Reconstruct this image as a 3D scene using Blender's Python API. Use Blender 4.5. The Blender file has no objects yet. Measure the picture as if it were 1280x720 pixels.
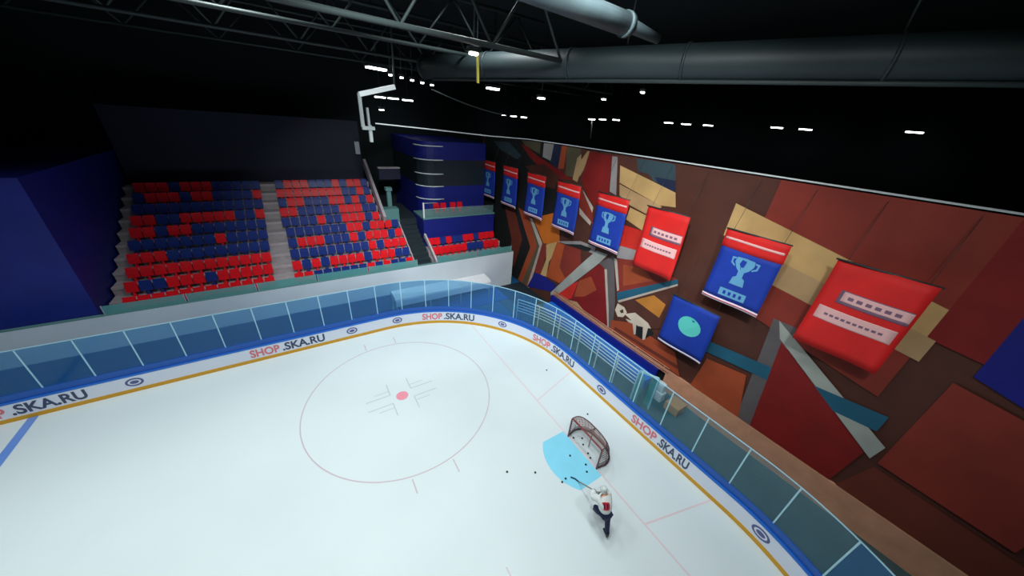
import bpy, bmesh, math, random
from mathutils import Vector, Matrix
random.seed(7)
C = bpy.context.scene.collection
PI = math.pi
R90 = PI/2

# ------------------------------------------------------------------ materials
def nmat(name, col, rough=.6, metal=0, emit=0, noise=0, nscale=3, spec=.5, bump=0):
    m = bpy.data.materials.new(name); m.use_nodes = True
    nt = m.node_tree; b = nt.nodes['Principled BSDF']
    c = (col[0], col[1], col[2], 1)
    b.inputs['Base Color'].default_value = c
    b.inputs['Roughness'].default_value = rough
    b.inputs['Metallic'].default_value = metal
    b.inputs['Specular IOR Level'].default_value = spec
    if emit:
        b.inputs['Emission Color'].default_value = c
        b.inputs['Emission Strength'].default_value = emit
    if noise or bump:
        tc = nt.nodes.new('ShaderNodeTexCoord'); n = nt.nodes.new('ShaderNodeTexNoise')
        n.inputs['Scale'].default_value = nscale; n.inputs['Detail'].default_value = 4
        nt.links.new(tc.outputs['Object'], n.inputs['Vector'])
        if noise:
            r = nt.nodes.new('ShaderNodeValToRGB')
            r.color_ramp.elements[0].position = .3; r.color_ramp.elements[1].position = .7
            lo, hi = 1-noise, 1+noise
            r.color_ramp.elements[0].color = (c[0]*lo, c[1]*lo, c[2]*lo, 1)
            r.color_ramp.elements[1].color = (min(1, c[0]*hi), min(1, c[1]*hi), min(1, c[2]*hi), 1)
            nt.links.new(n.outputs['Fac'], r.inputs['Fac']); nt.links.new(r.outputs['Color'], b.inputs['Base Color'])
        if bump:
            bp = nt.nodes.new('ShaderNodeBump'); bp.inputs['Strength'].default_value = bump
            nt.links.new(n.outputs['Fac'], bp.inputs['Height']); nt.links.new(bp.outputs['Normal'], b.inputs['Normal'])
    return m

def s2l(r, g, b):
    f = lambda v: (v/255/12.92 if v/255 <= .04045 else ((v/255+.055)/1.055)**2.4)
    return (f(r), f(g), f(b))

def glassmat(name, tint, diff, fd=.3, fg=.06):
    m = bpy.data.materials.new(name); m.use_nodes = True
    nt = m.node_tree; nt.nodes.clear()
    o = nt.nodes.new('ShaderNodeOutputMaterial'); t = nt.nodes.new('ShaderNodeBsdfTransparent')
    d = nt.nodes.new('ShaderNodeBsdfDiffuse'); g = nt.nodes.new('ShaderNodeBsdfGlossy')
    t.inputs[0].default_value = (*tint, 1); d.inputs[0].default_value = (*diff, 1); g.inputs['Roughness'].default_value = .12
    a = nt.nodes.new('ShaderNodeMixShader'); b = nt.nodes.new('ShaderNodeMixShader')
    a.inputs[0].default_value = fd; b.inputs[0].default_value = fg
    nt.links.new(t.outputs[0], a.inputs[1]); nt.links.new(d.outputs[0], a.inputs[2])
    nt.links.new(a.outputs[0], b.inputs[1]); nt.links.new(g.outputs[0], b.inputs[2])
    nt.links.new(b.outputs[0], o.inputs[0])
    return m

def netmat(name, col, scale=22, thick=.16):
    """see-through woven net: procedural square mesh"""
    m = bpy.data.materials.new(name); m.use_nodes = True
    nt = m.node_tree; nt.nodes.clear()
    o = nt.nodes.new('ShaderNodeOutputMaterial'); t = nt.nodes.new('ShaderNodeBsdfTransparent')
    d = nt.nodes.new('ShaderNodeBsdfDiffuse'); d.inputs[0].default_value = (*col, 1)
    mx = nt.nodes.new('ShaderNodeMixShader'); mx.inputs[0].default_value = thick
    nt.links.new(t.outputs[0], mx.inputs[1]); nt.links.new(d.outputs[0], mx.inputs[2]); nt.links.new(mx.outputs[0], o.inputs[0])
    return m

M = {}
def dm(k, rgb, **kw): M[k] = nmat(k, s2l(*rgb), **kw)
M['ice'] = nmat('ice', (.70, .79, .81), rough=.38, noise=.02, nscale=.35, spec=.25)
M['ice_red'] = nmat('ice_red', (.60, .50, .57), rough=.3)
M['ice_pink'] = nmat('ice_pink', (.78, .62, .66), rough=.3)
M['ice_dot'] = nmat('ice_dot', (.85, .30, .38), rough=.3)
M['ice_grey'] = nmat('ice_grey', (.54, .58, .62), rough=.3)
M['ice_blue'] = nmat('ice_blue', (.26, .72, .93), rough=.3, noise=.04, nscale=1.5)
M['ice_line_blue'] = nmat('ice_line_blue', (.15, .3, .75), rough=.3)
dm('board_white', (226, 232, 246), rough=.35)
dm('kick_yellow', (214, 158, 22), rough=.4)
dm('cap_blue', (40, 110, 205), rough=.35)
dm('base_blue', (24, 88, 178), rough=.35)
M['rink_glass'] = glassmat('rink_glass', (.62, .84, .95), s2l(34, 124, 190), .2, .035)
M['rink_glass_clear'] = glassmat('rink_glass_clear', (.84, .93, .95), s2l(60, 150, 180), .08, .035)
M['rail_glass'] = glassmat('rail_glass', (.65, .85, .82), s2l(120, 190, 185), .45, .05)
M['clear_glass'] = glassmat('clear_glass', (.9, .95, .95), s2l(150, 190, 190), .18, .06)
dm('mullion', (170, 215, 230), rough=.3)
dm('steel', (190, 195, 200), rough=.35, metal=.6)
dm('white_steel', (225, 230, 232), rough=.4)
dm('ad_red', (226, 120, 128), rough=.5)
dm('ad_dark', (62, 72, 104), rough=.5)
dm('ad_emblem', (92, 96, 150), rough=.5)
dm('floor_blue', (22, 82, 132), rough=.45, noise=.15, nscale=.8)
dm('floor_dark', (30, 96, 148), rough=.5, noise=.15, nscale=.8)
dm('floor_walk', (62, 88, 94), rough=.5, noise=.15, nscale=.8)
dm('bright_blue', (30, 118, 216), rough=.5)
dm('dark_blue', (12, 24, 128), rough=.5)
dm('stand_blue', (12, 26, 120), rough=.55, noise=.12, nscale=.6)
dm('stand_navy', (10, 16, 48), rough=.6)
dm('stand_window', (34, 44, 50), rough=.25)
dm('riser', (176, 166, 172), rough=.6, noise=.08)
dm('tread', (158, 150, 154), rough=.8, noise=.1)
dm('stair_dark', (22, 38, 46), rough=.8)
dm('parapet_white', (206, 214, 220), rough=.6, noise=.05, nscale=.5)
dm('canopy_white', (226, 228, 232), rough=.5, noise=.03)
dm('teal_block', (88, 132, 132), rough=.7)
dm('seat_red', (222, 20, 34), rough=.35)
dm('seat_blue', (24, 48, 124), rough=.35)
dm('ceiling', (20, 30, 32), rough=.9)
dm('dark_wall', (16, 26, 30), rough=.9)
dm('pipe', (54, 64, 64), rough=.5, metal=.2)
dm('pipe_pale', (150, 158, 160), rough=.4)
dm('duct', (36, 48, 51), rough=.55, noise=.15, nscale=.7)
dm('duct_pale', (70, 84, 88), rough=.45, noise=.2, nscale=1.5)
dm('fixture', (50, 55, 58), rough=.5)
dm('amber_steel', (150, 140, 60), rough=.5)
M['lamp'] = nmat('lamp', (.92, 1, 1), emit=9)
M['lamp_warm'] = nmat('lamp_warm', (1, .97, .8), emit=6)
dm('banner_blue', (10, 52, 160), rough=.7, noise=.1, nscale=1.2)
dm('banner_red', (222, 26, 24), rough=.7, noise=.08, nscale=1.2)
dm('banner_dark_red', (206, 40, 38), rough=.7)
dm('banner_white', (228, 214, 232), rough=.7)
dm('banner_pink', (244, 186, 184), rough=.7)
dm('banner_ice', (98, 160, 200), rough=.7)
dm('banner_teal', (90, 200, 190), rough=.7)
dm('banner_ink', (130, 96, 120), rough=.7)
dm('goal_frame', (128, 58, 56), rough=.35)
dm('goal_pad', (92, 66, 74), rough=.7)
M['goal_net'] = netmat('goal_net', s2l(150, 112, 104), thick=.34)
M['goal_skirt'] = netmat('goal_skirt', s2l(96, 70, 74), thick=.7)
dm('puck', (14, 20, 24), rough=.5)
dm('skin', (205, 150, 125), rough=.5)
dm('jersey', (222, 228, 226), rough=.8, bump=.2, nscale=9)
dm('jersey_red', (206, 34, 52), rough=.8)
dm('jersey_grey', (120, 140, 146), rough=.8)
dm('trouser', (22, 32, 66), rough=.8, bump=.2, nscale=9)
dm('skate', (14, 22, 26), rough=.4)
dm('helmet', (205, 214, 214), rough=.3)
dm('hair', (50, 38, 30), rough=.8)
dm('stick', (140, 130, 110), rough=.5)
dm('stick_blade', (22, 58, 84), rough=.6)
dm('tan_wood', (188, 140, 88), rough=.7, noise=.15, nscale=4)
dm('ledge', (206, 150, 120), rough=.6, noise=.1, nscale=2)
MUC = dict(black=(22,24,24), grey_blue=(52,72,80), olive=(92,84,62), dark_red=(132,16,14), brown=(84,42,30), grey=(158,150,150),
  navy=(22,34,66), rust=(168,72,36), tan=(188,152,108), sand=(206,166,108), red=(214,40,26), red_brown=(140,46,32), pale=(196,178,166),
  rust_dark=(112,46,30), orange=(214,112,24), orange_dark=(186,80,34), deep_blue=(18,22,132), pale_grey=(170,172,164), grey_dark=(98,90,92),
  teal=(28,92,118), ochre=(196,124,44), bone=(214,196,176))
for k, v in MUC.items(): dm('mural_'+k, v, rough=.75, noise=.14, nscale=.8)

# ------------------------------------------------------------------ mesh helpers
class MB:
    def __init__(s): s.bm = bmesh.new(); s.mi = 0
    def _mi(s, faces):
        for f in faces: f.material_index = s.mi
    def box(s, lo, hi, rot=None, bev=0):
        lo, hi = Vector(lo), Vector(hi); c = (lo+hi)/2; d = hi-lo
        m = Matrix.Translation(c)
        if rot is not None: m = m @ rot.to_4x4()
        m = m @ Matrix.Diagonal((d.x, d.y, d.z, 1))
        r = bmesh.ops.create_cube(s.bm, size=1, matrix=m)
        fs = set(f for v in r['verts'] for f in v.link_faces)
        s._mi(fs)
        if bev:
            es = set(e for f in fs for e in f.edges)
            q = bmesh.ops.bevel(s.bm, geom=list(es), offset=bev, segments=2, affect='EDGES', profile=.6)
            s._mi(q['faces'])
        return s
    def bar(s, a, b, w, h, up=(0, 0, 1)):
        """rectangular bar from a to b"""
        a, b = Vector(a), Vector(b); d = (b-a); L = d.length; d.normalize()
        u = Vector(up)
        if abs(d.dot(u)) > .98: u = Vector((1, 0, 0))
        x = d.cross(u).normalized(); z = x.cross(d)
        m = Matrix(((x.x, d.x, z.x), (x.y, d.y, z.y), (x.z, d.z, z.z)))
        mm = Matrix.Translation((a+b)/2) @ m.to_4x4() @ Matrix.Diagonal((w, L, h, 1))
        r = bmesh.ops.create_cube(s.bm, size=1, matrix=mm); s._mi(set(f for v in r['verts'] for f in v.link_faces)); return s
    def tube(s, pts, r, n=8, caps=True, r2=None):
        pts = [Vector(p) for p in pts]; rings = []
        for i, p in enumerate(pts):
            d = (pts[min(i+1, len(pts)-1)] - pts[max(i-1, 0)]).normalized()
            u = Vector((0, 0, 1)) if abs(d.z) < .95 else Vector((1, 0, 0))
            x = d.cross(u).normalized(); y = x.cross(d)
            rr = r if r2 is None else r+(r2-r)*i/(len(pts)-1)
            rings.append([s.bm.verts.new(p + x*rr*math.cos(2*PI*k/n) + y*rr*math.sin(2*PI*k/n)) for k in range(n)])
        for a, b in zip(rings, rings[1:]):
            for k in range(n):
                f = s.bm.faces.new((a[k], a[(k+1) % n], b[(k+1) % n], b[k])); f.smooth = True; f.material_index = s.mi
        if caps:
            for q in (rings[0], rings[-1]):
                f = s.bm.faces.new(q); f.material_index = s.mi
        return s
    def poly(s, pts):
        f = s.bm.faces.new([s.bm.verts.new(p) for p in pts]); f.material_index = s.mi; return f
    def prism(s, pts, ext):
        """closed polygon pts (3d) extruded by vector ext"""
        e = Vector(ext); n = len(pts)
        a = [s.bm.verts.new(p) for p in pts]; b = [s.bm.verts.new(Vector(p)+e) for p in pts]
        fs = [s.bm.faces.new(a), s.bm.faces.new(b)]
        for k in range(n): fs.append(s.bm.faces.new((a[k], a[(k+1) % n], b[(k+1) % n], b[k])))
        s._mi(fs); return s
    def sweep(s, path, prof, closed=True):
        """path: list of (point, outward normal); prof: list of (offset outward, z)"""
        rings = [[s.bm.verts.new((p.x+n.x*o, p.y+n.y*o, z)) for o, z in prof] for p, n in path]
        m = len(prof)
        for a, b in zip(rings, rings[1:]):
            for k in range(m if closed else m-1):
                f = s.bm.faces.new((a[k], a[(k+1) % m], b[(k+1) % m], b[k])); f.material_index = s.mi
        if closed:
            for q in (rings[0], rings[-1]):
                f = s.bm.faces.new(q); f.material_index = s.mi
        return s
    def ball(s, c, r, sc=(1, 1, 1), seg=14, rot=None):
        m = Matrix.Translation(c)
        if rot is not None: m = m @ rot.to_4x4()
        m = m @ Matrix.Diagonal((sc[0]*r, sc[1]*r, sc[2]*r, 1))
        q = bmesh.ops.create_uvsphere(s.bm, u_segments=seg, v_segments=max(6, seg//2+2), radius=1, matrix=m)
        fs = set(f for v in q['verts'] for f in v.link_faces); s._mi(fs)
        for f in fs: f.smooth = True
        return s
    def cyl(s, c, r, h, n=18, r2=None):
        q = bmesh.ops.create_cone(s.bm, cap_ends=True, segments=n, radius1=r, radius2=r if r2 is None else r2, depth=h, matrix=Matrix.Translation(c))
        s._mi(set(f for v in q['verts'] for f in v.link_faces)); return s
    def build(s, name, mats, parent=None, origin=None, loose=False):
        if not isinstance(mats, (list, tuple)): mats = [mats]
        bmesh.ops.recalc_face_normals(s.bm, faces=s.bm.faces[:])
        me = bpy.data.meshes.new(name)
        if origin is not None: bmesh.ops.translate(s.bm, verts=s.bm.verts[:], vec=-Vector(origin))
        s.bm.to_mesh(me); s.bm.free()
        for m in mats: me.materials.append(M[m] if isinstance(m, str) else m)
        o = bpy.data.objects.new(name, me); C.objects.link(o)
        if origin is not None: o.location = origin
        if parent: o.parent = parent
        return o

def tag(o, label=None, cat=None, group=None, kind=None):
    if label: o['label'] = label
    if cat: o['category'] = cat
    if group: o['group'] = group
    if kind: o['kind'] = kind
    return o
def struct(o, label, cat): return tag(o, label, cat, kind='structure')
def empty(name, loc, label, cat, group=None, rz=0):
    o = bpy.data.objects.new(name, None); C.objects.link(o); o.empty_display_size = .3
    o.location = loc; o.rotation_euler = (0, 0, rz)
    return tag(o, label, cat, group)
def dup(root, loc, label, group=None, rz=None):
    r = root.copy(); C.objects.link(r); r.location = loc
    if rz is not None: r.rotation_euler = (0, 0, rz)
    r['label'] = label
    if group: r['group'] = group
    for ch in list(root.children):
        c = ch.copy(); C.objects.link(c); c.parent = r
        for g in list(ch.children):
            d = g.copy(); C.objects.link(d); d.parent = c
    return r
ORD = ['front', 'second', 'third', 'fourth', 'fifth', 'sixth', 'seventh', 'eighth', 'ninth', 'tenth', 'eleventh', 'twelfth', 'thirteenth', 'fourteenth',
       'fifteenth', 'sixteenth', 'seventeenth', 'eighteenth', 'nineteenth', 'twentieth']
NTH = ['first'] + ORD[1:]

CAMP = (-8.53763744, -5.72737537, 12.9379874)
CAMA = (.964928381, -.477947640, .0854199353)
MURAL_MORE = [
 ('red_brown', [(-.6,11.75),(-.6,6.5),(-6,5.5),(-6,11.75)]),
 ('sand', [(.6,10.6),(-6,9.0),(-6,8.0),(.6,9.2)]), ('dark_red', [(-6,11.75),(-6,8),(-9,7.6),(-9.4,11.75)]),
 ('tan', [(-1.0,9.0),(-6.2,8.0),(-6.2,7.2),(-1.0,8.0)]), ('grey_dark', [(-2.4,6.6),(-3.2,6.6),(-3.6,1.4),(-2.9,1.4)]),
 ('pale_grey', [(-2.6,6.6),(-2.9,5.9),(-6.8,3.2),(-6.9,3.9)]), ('teal', [(.3,4.1),(-6.5,5.0),(-6.5,4.3),(.3,3.5)]),
 ('dark_red', [(-3.0,5.8),(-3.5,1.4),(-6.4,1.4),(-6.6,3.3)]), ('rust', [(-.8,3.3),(-2.5,3.6),(-3.0,1.4),(-.6,1.4)]),
 ('deep_blue', [(-7,11.75),(-9,11.75),(-8.5,7),(-7.2,7.4)]), ('red_brown', [(-7,7),(-10,6.5),(-10,3),(-7,3.2)]), ('rust_dark', [(-7,3),(-12,2.6),(-12,1.4),(-6.6,1.4)]),
]
MURAL = [
 ('black', [(23.16,11.75),(14.02,11.75),(12.04,10.1),(11.51,7.74),(13.61,4.66),(14.0,0.1),(17.92,0.1),(22.14,0.1)]),
 ('grey_blue', [(21.58,11.27),(18.9,11.39),(16.98,10.59),(17.51,10.23),(20.11,10.66)]),
 ('olive', [(17.16,11.69),(14.64,11.75),(14.57,10.96),(16.55,11.36)]),
 ('dark_red', [(17.21,11.44),(16.36,11.33),(14.7,10.76),(12.12,10.21),(10.79,9.82),(11.98,9.61),(13.35,9.66),(15.88,10.62)]),
 ('brown', [(13.97,10.39),(12.02,9.78),(12.42,8.9),(13.82,8.82),(16.3,9.88)]),
 ('grey', [(14.24,11.75),(13.11,11.75),(13.25,10.67),(14.22,10.82)]),
 ('navy', [(13.1,11.72),(12.32,11.75),(12.26,10.19),(13.21,10.49)]),
 ('rust', [(12.26,11.75),(11.72,11.75),(11.73,10.35),(12.35,10.26)]),
 ('olive', [(11.72,11.75),(10.4,11.75),(10.31,9.98),(11.5,9.96)]),
 ('tan', [(10.6,11.16),(10.3,11.44),(10.07,10.51),(10.25,9.74),(10.73,9.83)]),
 ('tan', [(10.33,10.96),(9.79,11.68),(9.56,11.67),(9.86,10.54),(10.11,10.1)]),
 ('dark_red', [(9.62,11.66),(7.79,11.65),(7.49,9.7),(8.4,8.62),(9.11,9.04),(9.97,10.04),(9.84,10.47)]),
 ('grey', [(7.78,11.61),(7.39,11.62),(6.9,9.59),(7.44,9.71)]),
 ('brown', [(7.39,11.62),(7.11,11.75),(3.76,11.51),(3.64,11.16),(6.66,9.64),(6.85,9.6)]),
 ('grey_blue', [(6.09,11.71),(3.83,11.71),(3.54,10.87),(4.7,10.73),(5.13,11.05),(5.81,11.08)]),
 ('navy', [(4.78,10.98),(3.58,10.99),(3.36,10.34),(4.34,10.6)]),
 ('sand', [(7.08,11.21),(5.4,10.87),(3.4,10.46),(3.17,9.8),(4.04,9.69),(6.86,10.31)]),
 ('tan', [(6.84,10.24),(3.88,9.66),(4.49,9.05),(5.79,9.28),(6.66,9.64)]),
 ('sand', [(5.76,9.17),(4.64,9.01),(4.54,8.15),(5.83,8.47)]),
 ('red', [(5.92,8.13),(4.54,8.15),(4.32,7.46),(4.38,6.48),(5.96,6.55)]),
 ('grey', [(5.95,6.87),(4.63,7.01),(4.71,6.37),(5.83,6.1)]),
 ('red_brown', [(9.97,9.54),(8.49,8.51),(8.21,7.47),(9.63,8.15)]),
 ('pale', [(9.69,9.42),(8.44,8.52),(8.46,8.18),(9.02,8.72)]),
 ('pale', [(9.65,8.23),(8.37,7.6),(8.43,7.36),(9.54,7.81)]),
 ('brown', [(9.54,7.81),(8.42,7.32),(8.25,5.73),(9.07,5.92)]),
 ('rust_dark', [(18.86,6.0),(17.14,6.42),(14.97,5.41),(15.79,3.13),(16.16,1.32),(17.7,0.69),(17.37,3.46)]),
 ('black', [(17.48,6.51),(16.74,6.51),(14.75,5.24),(14.72,3.99),(16.24,0.1),(16.91,0.1),(15.73,4.01)]),
 ('rust', [(16.74,6.51),(15.14,6.36),(13.01,4.68),(13.22,3.0),(14.2,0.1),(15.83,0.1),(14.48,3.72)]),
 ('olive', [(15.08,6.04),(14.47,5.77),(13.11,4.31),(14.55,0.1),(15.15,0.1),(13.62,4.13)]),
 ('pale', [(14.99,6.07),(14.64,6.17),(12.99,4.58),(13.31,2.97),(14.05,0.1),(14.34,0.1),(13.65,2.83),(13.31,4.24)]),
 ('red_brown', [(12.99,4.58),(12.31,4.59),(12.63,1.81),(13.58,1.89)]),
 ('orange', [(14.55,6.19),(12.06,7.26),(11.29,6.48),(10.99,5.16),(12.83,4.63)]),
 ('sand', [(12.49,4.66),(11.32,5.27),(11.42,4.28),(11.9,3.43),(11.97,2.13),(12.74,1.91),(12.26,3.52)]),
 ('orange_dark', [(11.32,5.27),(8.82,5.54),(8.54,4.46),(10.35,2.28),(11.97,2.13),(11.66,3.86)]),
 ('red_brown', [(10.46,5.46),(8.82,5.54),(8.54,4.46),(9.88,2.95),(10.62,3.51)]),
 ('grey', [(11.33,5.32),(8.96,6.12),(7.6,6.16),(7.6,5.7),(8.83,5.59)]),
 ('black', [(10.72,5.32),(8.9,5.9),(7.91,5.96),(8.08,5.67)]),
 ('deep_blue', [(13.47,1.84),(12.49,2.02),(10.76,1.98),(10.59,1.35),(14.32,0.1)]),
 ('red', [(10.65,1.35),(9.23,2.7),(8.29,3.45),(7.57,2.74),(9.31,1.35),(10.34,1.35)]),
 ('dark_red', [(8.46,3.48),(6.93,5.31),(6.42,5.15),(5.18,1.55),(5.89,1.35),(7.95,1.46),(8.86,1.65)]),
 ('rust', [(8.43,3.38),(7.45,4.13),(6.77,3.45),(7.67,2.48),(8.65,1.98)]),
 ('tan', [(9.5,1.35),(8.27,1.73),(7.21,1.35),(6.63,1.35),(7.83,1.35)]),
 ('red_brown', [(5.72,6.1),(4.72,6.4),(2.97,6.43),(1.88,6.45),(1.81,6.25),(5.13,4.06)]),
 ('rust', [(5.26,5.9),(3.92,6.19),(3.1,5.81),(4.88,4.64)]),
 ('pale_grey', [(8.68,3.27),(10.99,0.55),(11.18,1.06),(8.69,4.41),(7.46,5.99),(6.51,6.06),(7.03,5.27)]),
 ('grey_dark', [(7.03,5.27),(6.06,6.19),(5.14,3.39),(4.83,1.55),(5.08,1.4),(6.4,5.07)]),
 ('pale', [(6.51,5.06),(6.33,5.14),(5.46,2.62),(5.11,1.38),(5.21,1.35)]),
 ('pale', [(6.0,6.04),(5.76,6.04),(5.08,4.27),(5.2,4.12)]),
 ('teal', [(5.22,4.02),(1.88,6.45),(1.79,6.18),(4.96,3.48)]),
 ('pale', [(4.98,3.57),(1.8,6.22),(1.77,6.12),(4.85,3.47)]),
 ('brown', [(4.94,3.42),(1.77,6.12),(1.02,3.94),(2.24,3.17),(4.54,1.35)]),
 ('ochre', [(3.85,4.2),(2.84,5.03),(2.04,4.86),(2.15,3.95)]),
 ('rust', [(5.09,2.06),(3.77,2.65),(0.71,2.6),(0.01,1.35),(5.01,1.35)]),
 ('rust_dark', [(4.68,1.79),(0.34,1.96),(0.26,1.74),(4.72,1.56)]),
 ('rust_dark', [(4.81,1.45),(0.16,1.45),(0.08,1.35),(4.86,1.35)]),
 ('black', [(3.49,3.01),(2.6,3.17),(2.15,2.9),(2.63,2.11),(3.21,2.12)]),
 ('bone', [(4.93,3.4),(4.41,3.4),(4.13,3.17),(4.31,2.73),(4.69,2.56),(5.0,2.88)]),
 ('brown', [(4.66,3.02),(4.46,3.23),(4.35,3.04),(4.52,2.9)]),
 ('bone', [(4.28,2.99),(3.62,3.46),(2.64,3.3),(2.39,3.08),(3.21,2.76)]),
 ('bone', [(3.65,2.91),(3.35,2.9),(3.18,2.19),(3.29,2.07)]),
 ('bone', [(2.88,2.91),(2.57,3.1),(2.53,2.23),(2.67,2.09)]),
 ('bone', [(4.11,2.74),(3.46,2.93),(3.3,2.74),(3.87,2.64)]),
]
TEXTS = [(30.08, 31.54, 33.67), (38.1, 39.61, 41.56), (45.79, 47.27, 48.72), (20.58, 22.04, 24.17), (11.08, 12.54, 14.67), (53.59, 55.07, 56.52)]
EMBLEMS = [28.45, 35.73, 43.75, 25.68, 16.18, 51.55]

def part(mb, name, mats, root):
    o = root; off = Vector((0, 0, 0))
    while o is not None: off += o.location; o = o.parent
    bmesh.ops.translate(mb.bm, verts=mb.bm.verts[:], vec=-off)
    return mb.build(name, mats, root)

# ================================================================== RINK
W, EX, RC = 13.19, 3.16, 8.53          # half width, end boards, corner radius (goal line at x = 0)
XL = -33.0
LS = (EX-RC) - XL                       # straight length on the stand side
LA = RC*PI/2
LE = 2*(W-RC)
LTOT = LS + LA + LE + LA
def rink(s):
    """point and outward normal at arc length s along the boards, from far along the stand side round the end"""
    if s < LS: return Vector((XL+s, W, 0)), Vector((0, 1, 0))
    s -= LS
    if s < LA:
        a = PI/2 - s/RC
        n = Vector((math.cos(a), math.sin(a), 0)); return Vector((EX-RC, W-RC, 0)) + n*RC, n
    s -= LA
    if s < LE: return Vector((EX, W-RC-s, 0)), Vector((1, 0, 0))
    s -= LE
    a = -s/RC; n = Vector((math.cos(a), math.sin(a), 0))
    return Vector((EX-RC, -(W-RC), 0)) + n*RC, n
def path(a, b, step=.35):
    n = max(2, int((b-a)/step)+1)
    return [rink(a+(b-a)*i/(n-1)) for i in range(n)]

# floor slab of the hall and the ice sheet
mb = MB(); mb.box((-46, -34, -.5), (34, 34, -.03)); struct(mb.build('floor', 'floor_dark'), 'dark blue-grey hall floor around the ice rink', 'floor')
mb = MB()
outline = [p+n*.02 for p, n in path(0, LTOT, .3)]
mb.prism([(p.x, p.y, -.025) for p in outline] + [(XL, -W, -.025)], (0, 0, .025))
ice = struct(mb.build('floor_ice', 'ice'), 'white ice sheet of the rink inside the boards', 'ice')

def ring(mb, cx, cy, r, w, a0, a1, z, n=72):
    for i in range(n):
        t0, t1 = a0+(a1-a0)*i/n, a0+(a1-a0)*(i+1)/n
        mb.poly([(cx+q*math.cos(t), cy+q*math.sin(t), z) for q, t in ((r-w, t0), (r, t0), (r, t1), (r-w, t1))])
def strip(mb, x0, y0, x1, y1, z):
    mb.poly([(x0, y0, z), (x1, y0, z), (x1, y1, z), (x0, y1, z)])
z = .004
mb = MB()
strip(mb, -.03, -12.2, .03, 12.2, z)                              # goal line
for sg in (1, -1):                                                # trapezoid
    d = Vector((EX, .8*sg, 0)).normalized(); q = Vector((-d.y, d.x, 0))*.03
    a, b = Vector((0.03, 3.4*sg, z)), Vector((EX-.02, 4.22*sg, z))
    mb.poly([a-q, b-q, b+q, a+q])
part(mb, 'goal_line', 'ice_pink', ice)
mb = MB()
for sg in (1, -1):
    cx, cy = -6.0, 7.0*sg
    mb.mi = 0; ring(mb, cx, cy, 4.5, .05, 0, 2*PI, z, 96)
    for dx in (-.87, .87):
        for e in (1, -1):
            strip(mb, cx+dx-.025, cy+e*4.5, cx+dx+.025, cy+e*5.15, z)
    mb.mi = 1
    for ex in (1, -1):
        for ey in (1, -1):
            strip(mb, cx+ex*.5, cy+ey*.28, cx+ex*1.7, cy+ey*.33, z); strip(mb, cx+ex*.5, cy+ey*.33, cx+ex*.55, cy+ey*1.15, z)
            strip(mb, cx+ex*.56, cy+ey*.58, cx+ex*1.25, cy+ey*.62, z)
part(mb, 'faceoff_circle', ['ice_red', 'ice_grey'], ice)
mb = MB()
for sg in (1, -1): ring(mb, -6.0, 7.0*sg, .3, .299, 0, 2*PI, z+.001, 24)
part(mb, 'faceoff_spot', 'ice_dot', ice)
mb = MB(); strip(mb, -20.2, -W, -19.9, W, z); part(mb, 'blue_line', 'ice_line_blue', ice)
mb = MB()
a0 = math.asin(1.25/1.78)
pts = [(-.035, 1.25, z)] + [(-1.74*math.cos(t), 1.78*math.sin(t), z) for t in [a0-(2*a0)*i/20 for i in range(21)]] + [(-.035, -1.25, z)]
mb.poly(pts)
part(mb, 'goal_crease', 'ice_blue', ice)

# dasher boards with glass
mb = MB(); fp = path(0, LTOT, .3)
boards = empty('dasher_boards', (EX, 0, 0), 'white rink boards with yellow kick strip, blue rail and tall glass', 'rink boards')
mb.sweep(fp, [(0, .2), (0, .9), (.1, .9), (.1, .0), (0.02, 0), (.02, .2)]); part(mb, 'board_panel', 'board_white', boards)
mb = MB(); mb.sweep(fp, [(-.012, 0), (-.012, .2), (.03, .215), (.03, 0)]); part(mb, 'kick_plate', 'kick_yellow', boards)
mb = MB(); mb.sweep(fp, [(-.01, .9), (-.01, .97), (.3, .97), (.3, .9)]); part(mb, 'cap_rail', 'cap_blue', boards)
mb = MB(); mb.sweep(fp, [(.07, .97), (.07, 1.3), (.12, 1.3), (.12, .97)]); part(mb, 'glass_base', 'base_blue', boards)
NP = 42
GT = 3.3
for i in range(NP):
    a, b = LTOT*i/NP+.03, LTOT*(i+1)/NP-.03
    pa, pb = rink(a)[0], rink(b)[0]
    if pa.x < -24: continue
    mb = MB(); mb.sweep(path(a, b, .3), [(.09, 1.3), (.09, GT), (.102, GT), (.102, 1.3)])
    part(mb, 'glass_pane', 'rink_glass_clear' if pa.x > EX-1.0 and pb.x > EX-1.0 else 'rink_glass', boards)
for i in range(NP+1):
    p, n = rink(min(LTOT*i/NP, LTOT-1e-4))
    if p.x < -24: continue
    mb = MB(); q = p+n*.095
    mb.bar(q+Vector((0, 0, 1.3)), q+Vector((0, 0, GT+.02)), .045, .03, up=tuple(n)); part(mb, 'mullion', 'mullion', boards)
mb = MB(); mb.sweep([f for f in fp if f[0].x > -24], [(.08, GT), (.08, GT+.03), (.115, GT+.03), (.115, GT)]); part(mb, 'glass_top_trim', 'mullion', boards)

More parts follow.
